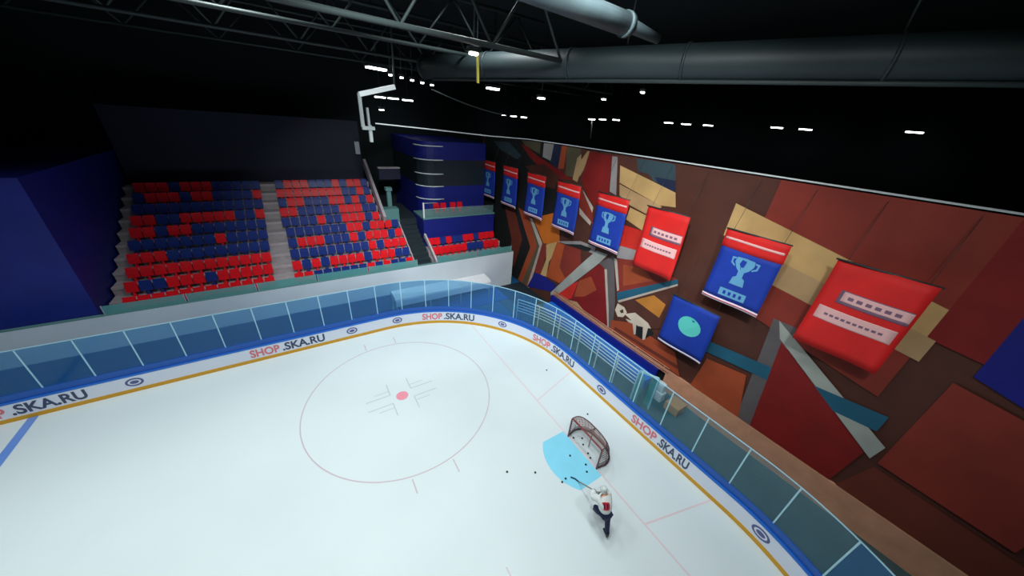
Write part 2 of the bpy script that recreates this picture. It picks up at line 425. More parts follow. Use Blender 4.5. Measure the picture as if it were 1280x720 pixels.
def board_text(txt, s0, s1, z0, z1, mat, name):
    """letters printed on the boards between arc lengths s0 and s1"""
    cu = bpy.data.curves.new('t', 'FONT'); cu.body = txt; cu.extrude = 0; cu.offset = .03
    o = bpy.data.objects.new('t', cu); C.objects.link(o)
    bpy.context.view_layer.update()
    me = bpy.data.meshes.new_from_object(o.evaluated_get(bpy.context.evaluated_depsgraph_get()))
    bpy.data.objects.remove(o)
    bm = bmesh.new(); bm.from_mesh(me)
    bmesh.ops.triangulate(bm, faces=bm.faces[:])
    xs = [v.co.x for v in bm.verts]; ys = [v.co.y for v in bm.verts]
    x0, x1, y0, y1 = min(xs), max(xs), min(ys), max(ys)
    for v in bm.verts:
        p, n = rink(s0+(s1-s0)*(v.co.x-x0)/(x1-x0))
        zz = z0+(z1-z0)*(v.co.y-y0)/(y1-y0)
        v.co = p - n*.008 + Vector((0, 0, zz))
    m2 = MB(); m2.bm.free(); m2.bm = bm
    for f in bm.faces: f.material_index = 0
    return part(m2, name, mat, boards)
def board_emblem(s, w=.62, h=.46):
    m2 = MB(); m2.mi = 0
    def el(rx, rz, off, n=20):
        m2.poly([rink(s+rx*math.cos(2*PI*k/n))[0] - rink(s)[1]*off + Vector((0, 0, .56+rz*math.sin(2*PI*k/n))) for k in range(n)])
    el(w/2, h/2, .008); m2.mi = 1; el(w/2*.72, h/2*.66, .011); m2.mi = 0; el(w/2*.5, h/2*.42, .014)
    return part(m2, 'emblem', ['ad_emblem', 'board_white'], boards)
def s_of(x, y):
    """arc length nearest to a point"""
    best = min(range(0, int(LTOT*50)), key=lambda k: (rink(k/50)[0]-Vector((x, y, 0))).length)
    return best/50
for (sa, sm, sb) in TEXTS:
    board_text('SHOP', sa, sm-.12, .3, .8, 'ad_red', 'lettering')
    board_text('.SKA.RU', sm, sb, .3, .82, 'ad_dark', 'lettering')
for s in EMBLEMS: board_emblem(s)

# ================================================================== HALL SHELL
mb = MB(); mb.box((-46, -34, 18.6), (34, 34, 19.0)); struct(mb.build('ceiling', 'ceiling'), 'black unlit roof of the hall', 'ceiling')
mb = MB(); mb.box((-46, 29.5, -.03), (34, 30, 18.6)); struct(mb.build('wall_side', 'dark_wall'), 'dark wall behind the seating stand', 'wall')
mb = MB(); mb.box((33.5, -34, -.03), (34, 29.5, 18.6)); struct(mb.build('wall_end', 'dark_wall'), 'dark end wall far beyond the mural', 'wall')
mb = MB(); mb.box((-46, -34, -.03), (-45.5, 29.5, 18.6)); struct(mb.build('wall_far_end', 'dark_wall'), 'dark wall at the other end of the hall', 'wall')

# ================================================================== SIDE STAND
D, RZ = .85, .47
def row_y(k): return 16.2 + D*k
def tread(k): return 2.8 + RZ*k
# parapet: white upper face over blue base
mb = MB(); mb.box((-40, 15.5, 1.3), (6.0, 15.7, 3.12)); mb.box((-4.3, 15.5, .02), (6.0, 15.7, 1.3)); struct(mb.build('wall_parapet', 'parapet_white'), 'white parapet wall under the first seat rows', 'parapet')
mb = MB(); mb.box((-40, 15.46, -.03), (-4.3, 15.72, 1.3)); struct(mb.build('wall_parapet_base', 'floor_blue'), 'blue base wall below the white parapet', 'wall')
mb = MB(); mb.box((-40, 13.35, -.03), (4.4, 15.46, .02)); struct(mb.build('floor_aisle', 'base_blue'), 'blue walkway floor between glass and parapet', 'floor')
mb = MB(); mb.box((4.4, 11.5, -.03), (7.0, 15.46, .03)); struct(mb.build('floor_mat', 'stair_dark'), 'dark floor mat in the corner behind the glass', 'floor')
# white covered bench roof in front of the parapet
t = empty('bench_canopy', (0, 14.9, 0), 'low white bench canopy along the foot of the parapet behind the glass', 'canopy')
mb = MB()
prof = [(14.25, 1.3), (14.3, 1.44), (14.6, 1.54), (15.45, 1.58), (15.45, 1.48), (14.6, 1.42), (14.36, 1.28)]
mb.prism([(-4.3, y, zz) for y, zz in prof], (7.5, 0, 0)); part(mb, 'roof_panel', 'canopy_white', t)
mb = MB(); mb.box((-4.28, 14.25, .9), (3.18, 14.29, 1.33)); part(mb, 'front_panel', 'canopy_white', t)
mb = MB(); mb.prism([(-4.34, y, zz) for y, zz in [(14.25, .5), (14.25, 1.3), (14.3, 1.44), (14.6, 1.54), (15.45, 1.58), (15.45, .5)]], (.06, 0, 0)); part(mb, 'end_panel', 'clear_glass', t)
for x in (-4.2, -1.8, .6, 3.1):
    mb = MB(); mb.box((x-.03, 14.3, 0.02), (x+.03, 14.36, 1.33)); part(mb, 'post', 'steel', t)
mb = MB(); mb.box((-4.2, 14.75, .42), (3.1, 15.2, .48)); mb.box((-4.2, 15.14, .48), (3.1, 15.2, .9)); part(mb, 'bench_seat', 'dark_blue', t)
# steps
def steps(name, x0, x1, k0, k1, lab, zoff=0, back=0):
    mb = MB()
    for k in range(k0, k1+1):
        y0 = row_y(k)-.45; y1 = (row_y(k1)+.45) if k == k1 else y0+D
        mb.mi = 0; mb.box((x0, y0, tread(k)+zoff-1.6), (x1, row_y(k1)+.45+back, tread(k)+zoff))
        mb.mi = 1; mb.box((x0, y0-.03, tread(k)+zoff-.14), (x1, y0+.05, tread(k)+zoff+.012))
    return struct(mb.build(name, ['tread', 'riser']), lab, 'stand steps')
XS = -17.6                                # far end of the seating
steps('floor_terrace_lower', XS, -2.2, 0, 4, 'lower concrete terraces with pale noses left of the dark aisle')
steps('floor_terrace_upper', XS, -3.35, 5, 10, 'upper concrete terraces with pale noses left of the white stair wall')
steps('floor_terrace_corner', -.75, 5.75, 0, 2, 'short terraces with pale noses under the blue platform', zoff=-.3)
# dark aisle stairs between the blocks
mb = MB()
for k in range(0, 12):
    mb.box((-2.2, 15.7+.43*k, 1.0), (-.75, 22.2, 2.2+.26*k))
struct(mb.build('floor_aisle_steps', 'stair_dark'), 'dark aisle stairs between the two seat blocks', 'stairs')
mb = MB(); mb.box((-2.05, 15.7, 2.3), (-.8, 15.78, 3.0)); struct(mb.build('trim_aisle_gate', 'stair_dark'), 'dark green gate at the foot of the aisle stairs', 'gate')
# pale edge trims running up beside the steps
def edge(name, pts, w, h, mat, lab):
    mb = MB()
    for a, b in zip(pts, pts[1:]): mb.bar(a, b, w, h)
    return struct(mb.build(name, mat), lab, 'stair edge')
edge('trim_corner_stair', [(-.68, 15.8, 3.0), (-.68, 18.4, 4.4)], .14, .35, 'riser', 'pale sloping edge left of the corner seats')
edge('trim_lower_stair', [(-2.2, 15.8, 2.85), (-2.2, 20.0, 5.15)], .06, .1, 'riser', 'thin pale edge right of the lower seats')
edge('trim_upper_stair', [(-3.3, 19.7, 5.5), (-3.3, 25.4, 8.9)], .2, .7, 'riser', 'white sloping stair wall right of the upper seats')
mb = MB(); mb.box((-3.2, 20.05, 4.6), (-2.1, 20.9, 6.2)); struct(mb.build('wall_landing', 'teal_block'), 'grey-green landing block at the top of the lower seats', 'wall')
mb = MB(); mb.box((-2.62, 21.2, 5.0), (-2.3, 21.5, 7.55)); mb.box((-2.7, 21.1, 7.35), (-2.22, 21.6, 7.6)); struct(mb.build('wall_pillar', 'teal_block'), 'pale pillar above the landing block', 'pillar')
mb = MB(); mb.box((-3.1, 20.6, 3.5), (-.45, 26, 5.2)); struct(mb.build('floor_upper_landing', 'stair_dark'), 'dark landing behind the pillar', 'floor')
mb = MB(); mb.mi = 0; mb.box((-2.7, 23.0, 7.9), (-1.0, 23.4, 8.75)); mb.mi = 1; mb.box((-2.72, 22.95, 8.75), (-.98, 23.45, 8.83)); struct(mb.build('wall_balcony', ['stand_navy', 'riser']), 'navy balcony front with a white top rail above the pillar', 'balcony')
struct(MB().box((-3.85, 25.36, 9.55), (-3.5, 25.6, 10.5), bev=.03).build('wall_panel', 'parapet_white', origin=(-3.7, 25.4, 9.55)), 'small pale upright panel on the back wall above the white stair wall', 'panel')
# blue platform with the red seats, behind the corner seats
mb = MB(); mb.mi = 0; mb.box((-.6, 18.75, 2.5), (5.8, 21.2, 5.55)); mb.mi = 1; mb.box((-.62, 18.7, 5.55), (5.82, 21.2, 5.66))
struct(mb.build('floor_platform', ['stand_blue', 'teal_block']), 'blue platform front above the corner seats', 'platform')
# blue tower block behind with curved left corner and pale ledges
XT0, XT1, YT = .1, 5.95, 21.0
def tower_profile(off=0):
    r = 1.4; pts = []
    for i in range(9):
        a = PI + (PI/2)*i/8
        pts.append((XT0+r+(r+off)*math.cos(a), YT+r+(r+off)*math.sin(a)))
    return pts + [(XT1, YT-off), (XT1, 29.4), (XT0-off, 29.4)]
def tower(name, z0, z1, mat, lab, off=0):
    mb = MB(); mb.prism([(x, y, z0) for x, y in tower_profile(off)], (0, 0, z1-z0)); return struct(mb.build(name, mat), lab, 'wall')
tower('wall_tower_base', 2.0, 7.6, 'stand_blue', 'lower blue wall behind the platform seats')
tower('wall_tower_windows', 7.6, 9.68, 'stand_window', 'dark grey window band across the blue wall', -.03)
tower('wall_tower_top', 9.68, 11.05, 'stand_blue', 'upper blue wall above the window band')
for i, zz in enumerate((6.55, 7.6, 8.6, 9.68, 10.72)):
    mb = MB(); pr = tower_profile(.06)[:9]; pr = [(a, b, zz) for a, b in pr] + [(2.0, YT-.06, zz)]
    mb.tube(pr, .045, 6); struct(mb.build('trim_%d' % (i+1), 'white_steel'), 'thin pale ledge line on the blue corner tower, %s from the bottom' % NTH[i], 'ledge')
mb = MB(); mb.box((XS-9, 15.7, 0), (XS-.1, 29.4, 9.5)); struct(mb.build('wall_stand_end', 'stand_blue'), 'blue wall closing the far end of the seating', 'wall')
mb = MB(); mb.box((XS, 25.6, 5), (-3.4, 25.9, 12)); struct(mb.build('wall_stand_back', 'stand_navy'), 'navy wall at the back of the upper seats', 'wall')
# glass rail on the parapet
t = empty('parapet_rail', (-10, 15.6, 3.12), 'greenish glass rail standing on the white parapet', 'glass rail')
for i, (a, b) in enumerate([(-17.5, -14.6), (-14.5, -11.6), (-11.5, -8.6), (-8.5, -5.6), (-5.5, -2.25), (-.7, 2.5), (2.6, 5.8)]):
    mb = MB(); mb.box((a, 15.59, 3.12), (b, 15.61, 3.62)); part(mb, 'glass_panel', 'rail_glass', t)
    for x in (a, b):
        mb = MB(); mb.box((x-.02, 15.57, 3.12), (x+.02, 15.63, 3.64)); part(mb, 'post', 'steel', t)
mb = MB(); mb.box((-40, 15.5, 3.12), (6, 15.7, 3.16)); part(mb, 'base_rail', 'teal_block', t)
# platform rail
t = empty('platform_rail', (2.6, 18.8, 5.66), 'glass rail with a white end post along the blue platform edge', 'glass rail')
mb = MB(); mb.box((-.5, 18.79, 5.66), (5.7, 18.81, 6.3)); part(mb, 'glass_panel', 'clear_glass', t)
mb = MB(); mb.box((-.58, 18.76, 5.4), (-.48, 18.86, 6.85)); part(mb, 'end_post', 'white_steel', t)
mb = MB(); mb.tube([(-.53, 18.81, 6.8), (.6, 18.81, 6.8)], .03, 6); mb.tube([(-.53, 18.81, 6.32), (5.7, 18.81, 6.32)], .02, 6); part(mb, 'hand_rail', 'pipe_pale', t)

# seats ------------------------------------------------------------
def seat_mesh(col):
    mb = MB()
    mb.prism([(-.25, .02, .24), (-.25, .06, .22), (-.25, .13, .62), (-.25, .09, .63)], (.475, 0, 0))          # pan folded up
    mb.prism([(-.25, .12, .30), (-.25, .18, .76), (-.25, .215, .76), (-.25, .17, .30)], (.475, 0, 0))             # back
    mb.box((-.05, .05, 0), (.05, .16, .34)); mb.box((-.12, .0, 0), (.12, .18, .02))
    o = mb.build('stadium_seat', col); me = o.data; bpy.data.objects.remove(o); me.name = 'stadium_seat'
    return me
SEAT = {'R': seat_mesh('seat_red'), 'B': seat_mesh('seat_blue')}
CN = {'R': 'red', 'B': 'dark blue'}
def put_seat(c, x, y, zz, label, group):
    o = bpy.data.objects.new('stadium_seat', SEAT[c]); C.objects.link(o); o.location = (x, y, zz)
    tag(o, label, 'seat', group)
PAT = ['RBBRBRBBB', 'BBRRRBRRRR', 'RRRBRBBBBB', 'RBRRRBRBBB', 'BRRRBRRBBB', 'RBRRRBB', 'BBRRRB', 'RBRBRR', 'BRBBRR', 'BRRBRB']
PITCH = .53
for k in range(10):
    x = (-2.55 if k < 5 else -3.75); pat = PAT[k]; i = 0; n = 0
    run = ''
    while x > XS+.4:
        if -10.9 < x < -9.6: x = -10.95; n = 0
        if i < len(pat): c = pat[i]
        else:
            if not run: run = random.choice('RB')*random.choice((1, 2, 2, 3, 4))
            c = run[0]; run = run[1:]
        where = ('the dark aisle stairs' if k < 5 else 'the white stair wall') if x > -10.5 else 'the far aisle'
        put_seat(c, x, row_y(k), tread(k), '%s seat, %s row of the big stand, %s left of %s' % (CN[c], ORD[k], NTH[n], where), 'seats of the big stand')
        x -= PITCH; i += 1; n += 1
for k, pat in enumerate(['BBRRRRRRBBRB', 'RRRRRRBBBRRR', 'RRBRBBRRBRRR']):
    for i, c in enumerate(pat):
        if k == 2 and c == 'B': pass
        put_seat(c, -.3+.5*i, row_y(k), tread(k)-.3, '%s seat, %s row below the blue platform, %s from the dark aisle' % (CN[c], ORD[k], NTH[i]), 'seats below the platform')
for i in range(4):
    put_seat('R', 1.0+.62*i+(.25 if i > 1 else 0), 20.0, 5.66, 'red stadium seat up on the blue platform, %s from the white end post' % NTH[i], 'seats on the platform')

# ================================================================== END MURAL, BANNERS
mb = MB(); mb.box((7.16, -20, -.03), (7.4, 24, 11.7)); struct(mb.build('wall_mural', 'mural_black'), 'dark partition behind the end mural', 'wall')
mb = MB(); names = []
def mi(col):
    k = 'mural_'+col
    if k not in names: names.append(k)
    return names.index(k)
mb.mi = mi('brown'); mb.box((7.0, -20, 1.35), (7.1, 10.8, 11.75)); mb.box((7.0, 10.8, .05), (7.1, 23.5, 11.75))
XM = 6.998
for i, (col, pts) in enumerate(MURAL + MURAL_MORE):
    mb.mi = mi(col); mb.poly([(XM-.0012*i, y, zz) for y, zz in pts])
o = mb.build('mural', names, origin=(7, 0, 1.35)); tag(o, 'huge red, brown and tan printed mural on the wall behind the goal end', 'mural')
t = tag(MB().tube([(-4.42, 14.0, 12.3), (-1, 14.6, 12.15), (3, 15.2, 11.95), (6.9, 16, 11.84), (6.9, 8, 11.85), (6.9, -20, 11.82)], .035, 6).build('steel_cable', 'white_steel', origin=(6.9, 0, 11.7)),
        'thin white cable running along the top edge of the mural', 'cable')

def make_banner(kind, w=2.2, h=3.05):
    """hanging cloth, origin at the middle of its top edge, facing -x"""
    t = empty('banner', (0, 0, 0), '', 'banner')
    def wav(y, zz): return .05*math.sin(y*2.3+zz*1.1)
    def sheet(y0, y1, z0, z1, nx=10, nz=10, off=0, th=.012, mi_=0, mb=None):
        mb = mb or MB(); mb.mi = mi_
        g = [[None]*(nz+1) for _ in range(nx+1)]; g2 = [[None]*(nz+1) for _ in range(nx+1)]
        for a in range(nx+1):
            for b in range(nz+1):
                y = y0+(y1-y0)*a/nx; zz = z0+(z1-z0)*b/nz
                g[a][b] = mb.bm.verts.new((wav(y, zz)-off, y, zz)); g2[a][b] = mb.bm.verts.new((wav(y, zz)-off+th, y, zz))
        for a in range(nx):
            for b in range(nz):
                for q in (g, g2):
                    f = mb.bm.faces.new((q[a][b], q[a+1][b], q[a+1][b+1], q[a][b+1])); f.smooth = True; f.material_index = mi_
        for a in range(nx):
            for b in (0, nz):
                f = mb.bm.faces.new((g[a][b], g[a+1][b], g2[a+1][b], g2[a][b])); f.material_index = mi_
        for b in range(nz):
            for a in (0, nx):
                f = mb.bm.faces.new((g[a][b], g[a][b+1], g2[a][b+1], g2[a][b])); f.material_index = mi_
        return mb
    def blob(mb, pts, off, m):
        mb.mi = m; mb.poly([(wav(y, zz)-off, y, zz) for y, zz in pts])
    hw = w/2
    if kind == 'blue':
        part(sheet(-hw, hw, -h+.16, -.72), 'cloth', 'banner_blue', t)
        top = sheet(-hw-.03, hw+.03, -.74, 0, nz=4, off=.01)
        for zz in (-.3, -.36): pass
        tb = part(top, 'top_band', 'banner_red', t)
        mb = sheet(-hw*.96, hw*.96, -.4, -.31, nz=1, off=.02, th=.004); part(mb, 'band_stripe', 'banner_pink', tb)
        mb = sheet(-hw-.02, hw+.02, -h, -h+.16, nz=2, off=.01); mb = sheet(-hw-.02, hw+.02, -h+.055, -h+.095, nz=1, off=.02, th=.003, mi_=1, mb=mb); part(mb, 'bottom_hem', ['banner_white', 'banner_dark_red'], t)
        # pale trophy drawn on the cloth with a block of small print below
        mb = MB()
        def cup(sc, off, m):
            half = [(.0, -.92), (.30, -.95), (.33, -1.15), (.22, -1.38), (.10, -1.5), (.10, -1.72), (.2, -1.8), (.24, -2.1), (.0, -2.1)]
            left = [(-y*sc, zz) for y, zz in reversed(half[1:-1])]
            blob(mb, [(y*sc, zz) for y, zz in half] + left, off, m)
        cup(1.1, .016, 0)
        blob(mb, [(.12, -1.0), (.17, -1.2), (.08, -1.32), (-.02, -1.3), (-.05, -1.05)], .019, 1)
        for sg in (1, -1): blob(mb, [(sg*.36, -.98), (sg*.52, -1.0), (sg*.5, -1.25), (sg*.32, -1.36), (sg*.31, -1.3), (sg*.44, -1.2), (sg*.45, -1.06), (sg*.36, -1.05)], .016, 0)
        part(mb, 'emblem', ['banner_ice', 'banner_blue'], t)
        mb = MB(); blob(mb, [(-.5, -2.38), (.5, -2.38), (.5, -2.72), (-.5, -2.72)], .016, 0)
        for q in (-.36, -.16, .04, .24): blob(mb, [(q, -2.47), (q+.1, -2.47), (q+.1, -2.63), (q, -2.63)], .019, 1)
        part(mb, 'print_block', ['banner_ice', 'banner_blue'], t)
    elif kind == 'red':
        part(sheet(-hw, hw, -h, 0), 'cloth', 'banner_red', t)
        mb = MB(); mb.mi = 1; sheet(-1.05, .64, -1.36, -.9, off=.014, th=.003, mi_=1, mb=mb); sheet(-1.05, .55, -1.26, -.93, off=.018, th=.003, mb=mb)
        for q in range(6): blob(mb, [(.4-.22*q, -1.05), (.26-.22*q, -1.05), (.26-.22*q, -1.16), (.4-.22*q, -1.16)], .024, 1)
        part(mb, 'upper_print', ['banner_pink', 'banner_ink'], t)
        mb = sheet(-.98, .95, -2.08, -1.6, off=.014, th=.003)
        for q in range(10): blob(mb, [(.72-.15*q, -1.8), (.62-.15*q, -1.8), (.62-.15*q, -1.88), (.72-.15*q, -1.88)], .021, 1)
        part(mb, 'lower_print', ['banner_pink', 'banner_ink'], t)
    else:
        part(sheet(-hw, hw, -h+.1, 0), 'cloth', 'banner_blue', t)
        mb = sheet(-hw, hw, -h, -h+.1, nz=1, off=.008); part(mb, 'bottom_hem', 'banner_white', t)
        mb = MB(); blob(mb, [(.45+.0*k+.55*math.cos(2*PI*k/18)-.55, -1.15+.5*math.sin(2*PI*k/18)) for k in range(18)], .014, 0); part(mb, 'emblem', 'banner_teal', t)
    mb = MB(); mb.tube([(0, -hw-.05, .01), (0, hw+.05, .01)], .03, 6); bar = part(mb, 'hanging_bar', 'pipe', t)
    for q in (-.8, .8):
        mb = MB(); mb.tube([(0, hw*q, .01), (.7, hw*q, 1.9)], .008, 4); part(mb, 'hanging_cord', 'pipe', bar)
    return t
ZB = 9.74; XB = 6.0
bl = make_banner('blue'); g = 'blue pennants in a row before the mural'
bl.location = (XB, 6.28, ZB); tag(bl, 'blue hanging banner with red top band, fifth from the blue tower, largest of the row', 'banner', g)
for n_, y in zip(['first and smallest, beside the blue tower', 'second from the blue tower', 'third from the blue tower', 'fourth from the blue tower, second largest'], (20.4, 16.9, 13.4, 9.93)):
    dup(bl, (XB, y, ZB), 'blue hanging banner with red top band, '+n_, g)
dup(bl, (XB, -.95, ZB), 'blue hanging banner with red top band on the other side of the red banner', g)
rd = make_banner('red', 2.25, 3.15); rd.location = (XB, 2.9, ZB); tag(rd, 'bright red hanging banner with two pale printed panels', 'banner')
dup(rd, (XB, -4.5, ZB), 'bright red hanging banner with pale panels, farthest from the stand')
lb = make_banner('low', 2.3, 2.7); lb.location = (6.1, .28, 6.0); tag(lb, 'plain royal blue banner with teal disc hanging lower, under the red banner', 'banner')

# ================================================================== BEHIND THE END BOARDS
mb = MB(); mb.box((3.5, -14, -.03), (7.1, 13.3, .02)); struct(mb.build('floor_end_walk', 'floor_walk'), 'dark green-grey walkway behind the end boards', 'floor')
mb = MB(); mb.box((5.85, 1.2, .02), (6.7, 10.6, .6)); tag(mb.build('bench_block', 'bright_blue', origin=(6.3, 5, .02)), 'long bright blue padded bench along the foot of the mural', 'bench')
mb = MB(); mb.box((6.7, 1.15, .02), (6.88, 10.8, 1.08)); tag(mb.build('barrier', 'dark_blue', origin=(6.8, 5, .02)), 'long dark blue barrier between the bright bench and the mural', 'barrier')
mb = MB(); mb.box((6.88, -14, 1.08), (7.1, 10.8, 1.36)); mb.box((6.88, -14, -.02), (7.08, .75, 1.08)); struct(mb.build('trim_ledge', 'ledge'), 'pinkish tan ledge along the bottom of the mural', 'ledge')
t = empty('ledge_rail', (6.8, 5, 1.08), 'double tan handrail above the dark blue barrier', 'handrail')
for zz in (1.3, 1.55):
    mb = MB(); mb.tube([(6.8, .6, zz), (6.8, 10.6, zz)], .022, 6); part(mb, 'rail', 'ledge', t)
for i in range(6):
    mb = MB(); y = .9+1.9*i; mb.tube([(6.8, y, 1.08), (6.8, y, 1.57)], .022, 6); part(mb, 'post', 'ledge', t)
# white railing with horizontal bars, following the boards
t = empty('railing', (4.6, 4, .02), 'white railing of thin horizontal bars behind the end glass', 'railing')
s0, s1 = s_of(EX, 8.6)-1.2, s_of(EX, .95)
def rl(s): p, n = rink(s); return p+n*1.45
for k, zz in enumerate((1.95, 1.72, 1.5, 1.28, 1.06)):
    mb = MB(); n_ = 24; mb.tube([rl(s0+(s1-s0)*i/n_)+Vector((0, 0, zz)) for i in range(n_+1)], .04 if k == 0 else .026, 6); part(mb, 'rail', 'white_steel', t)
for i in range(7):
    p = rl(s0+(s1-s0)*i/6)
    mb = MB(); mb.box((p.x-.03, p.y-.03, .02), (p.x+.03, p.y+.03, 1.95)); part(mb, 'post', 'white_steel', t)
t = empty('glass_gate', (4.7, .5, .02), 'pale blue glass gate standing at the end of the white railing', 'gate')
mb = MB(); mb.box((4.45, .60, .1), (4.5, .92, 2.0)); mb.box((4.85, .12, .1), (4.9, .44, 2.0)); part(mb, 'glass_leaf', 'rail_glass', t)
for x, y in ((4.47, .95), (4.87, .08)):
    mb = MB(); mb.box((x-.04, y-.04, .02), (x+.04, y+.04, 2.1)); part(mb, 'gate_post', 'mullion', t)
mb = MB(); mb.bar((4.47, .95, 2.12), (4.87, .08, 2.12), .1, .08); part(mb, 'top_bar', 'mullion', t)
mb = MB(); mb.box((5.75, .02, .02), (6.2, .62, .62), bev=.08); mb.box((5.8, .1, .6), (6.15, .55, 1.15), bev=.1); tag(mb.build('padded_box', 'parapet_white', origin=(6, .3, .02)), 'white padded box beside the glass gate', 'box')
mb = MB(); mb.box((5.7, -1.0, .02), (6.5, -.25, .5), bev=.02)
for i in range(4): mb.box((5.68, -1.0+.2*i, .05), (5.7, -.85+.2*i, .48))
tag(mb.build('wooden_crate', 'tan_wood', origin=(6, -.6, .02)), 'tan wooden crate on the walkway below the blue banner', 'crate')

# ================================================================== GOAL
t = empty('hockey_goal', (0, 0, 0), 'hockey goal with red frame and brownish net on the blue crease', 'goal')
gy, gh = .915, 1.22
mb = MB(); mb.tube([(0, gy, 0), (0, gy, gh-.06), (0, gy-.06, gh), (0, -gy+.06, gh), (0, -gy, gh-.06), (0, -gy, 0)], .04, 8); part(mb, 'goal_frame', 'goal_frame', t)
def cpath(depth, wid, n=16, z=0, ex=.55):
    # D-shaped plan of a goal base
    out = []
    for i in range(n+1):
        a = PI/2 - PI*i/n
        out.append(Vector((depth*max(0, math.cos(a))**ex, wid*(1 if math.sin(a) > 0 else -1)*abs(math.sin(a))**.75, z)))
    return out
base = cpath(1.12, 1.02); topc = cpath(.56, .9, z=gh)
base[0] = Vector((0, gy, 0)); base[-1] = Vector((0, -gy, 0)); topc[0] = Vector((0, gy, gh)); topc[-1] = Vector((0, -gy, gh))
mb = MB(); mb.tube([p+Vector((0, 0, .04)) for p in base], .035, 6); part(mb, 'base_frame', 'goal_pad', t)
mb = MB(); mb.tube(topc, .025, 6); part(mb, 'top_frame', 'goal_pad', t)
mb = MB(); mb.tube([(.42, 0, .06), (.42, 0, .9), (.5, 0, gh)], .02, 6); mb.tube([(.0, .05, gh), (.55, .0, gh)], .018, 6); part(mb, 'centre_brace', 'goal_pad', t)
mb = MB(); NZ = 8
lev = [[base[i].lerp(topc[i], j/NZ) + Vector((.12*math.sin(PI*j/NZ)*max(0, base[i].x), 0, 0)) for i in range(len(base))] for j in range(NZ+1)]
vs = [[mb.bm.verts.new(p) for p in l] for l in lev]
for j in range(NZ):
    for i in range(len(base)-1):
        f = mb.bm.faces.new((vs[j][i], vs[j][i+1], vs[j+1][i+1], vs[j+1][i])); f.material_index = 1 if j < 2 else 0
f = mb.bm.faces.new(vs[NZ]); f.material_index = 0
part(mb, 'net', ['goal_net', 'goal_skirt'], t)
# net cords
mb = MB()
for i in range(1, len(base)-1): mb.tube([lev[j][i] for j in range(NZ+1)], .008, 4, caps=False)
for j in range(1, NZ): mb.tube(lev[j], .008, 4, caps=False)
part(mb, 'net_cord', 'goal_skirt', t)

# pucks
PK = [((-.6, .11), 'alone near the middle of the blue crease'), ((-.28, -.55), 'in the crease, upper of a close pair beside the near post'), ((-.47, -.81), 'in the crease, lower of a close pair beside the near post'),
      ((-1.46, -.58), 'at the crease edge beside the stick blade'), ((-1.68, -.62), 'just outside the crease edge, farthest from the goal mouth'), ((.31, .23), 'inside the goal, nearest the net middle'),
      ((.19, -.21), 'inside the goal behind the goal line middle'), ((.12, -.42), 'inside the goal, lowest one before the near post'), ((.16, .72), 'inside the goal beside the far post'),
      ((1.75, 1.41), 'on the ice behind the goal net'), ((-3.42, .87), 'alone on open ice, farthest out from the goal'), ((-2.41, .26), 'on open ice between the crease and the lone outer puck'),
      ((1.9, 5.0), 'on the ice by the end boards, beyond the trapezoid line'), ((.5, .5), 'inside the goal near the back bar on the far side')]
mb = MB(); mb.cyl((0, 0, .016), .043, .026, 20); pk = mb.build('puck', 'puck')
bm = bmesh.new(); bm.from_mesh(pk.data); bmesh.ops.bevel(bm, geom=[e for e in bm.edges if abs((e.verts[0].co-e.verts[1].co).z) < 1e-6 and len(e.link_faces) == 2], offset=.004, segments=1, affect='EDGES'); bm.to_mesh(pk.data); bm.free()
for i, ((x, y), d) in enumerate(PK):
    o = pk if i == 0 else pk.copy()
    if i: C.objects.link(o)
    o.location = (x, y, 0.003); tag(o, 'black hockey puck '+d, 'puck', 'pucks on the ice')

# ================================================================== PLAYER
PL = Vector((-1.58, -2.91, 0))
man = empty('person', PL, 'skater in white jersey, dark trousers and white helmet, one leg lifted, shooting with a stick', 'person')
def skin(name, verts, edges, mats, root, sub=2, parent=None):
    me = bpy.data.meshes.new(name); me.from_pydata([Vector(v[:3])-PL for v in verts], edges, [])
    o = bpy.data.objects.new(name, me); C.objects.link(o)
    md = o.modifiers.new('s', 'SKIN'); md.use_smooth_shade = True
    for i, v in enumerate(verts):
        r = v[3]; sv = me.skin_vertices[0].data[i]; sv.radius = (r, v[4] if len(v) > 4 else r); sv.use_root = (i == 0)
    s = o.modifiers.new('u', 'SUBSURF'); s.levels = sub; s.render_levels = sub
    bpy.context.view_layer.update()
    m2 = bpy.data.meshes.new_from_object(o.evaluated_get(bpy.context.evaluated_depsgraph_get()))
    m2.name = name; o.modifiers.clear(); o.data = m2
    m2.materials.clear()
    for m in mats: m2.materials.append(M[m])
    for p in m2.polygons: p.use_smooth = True
    o.parent = parent or root
    return o
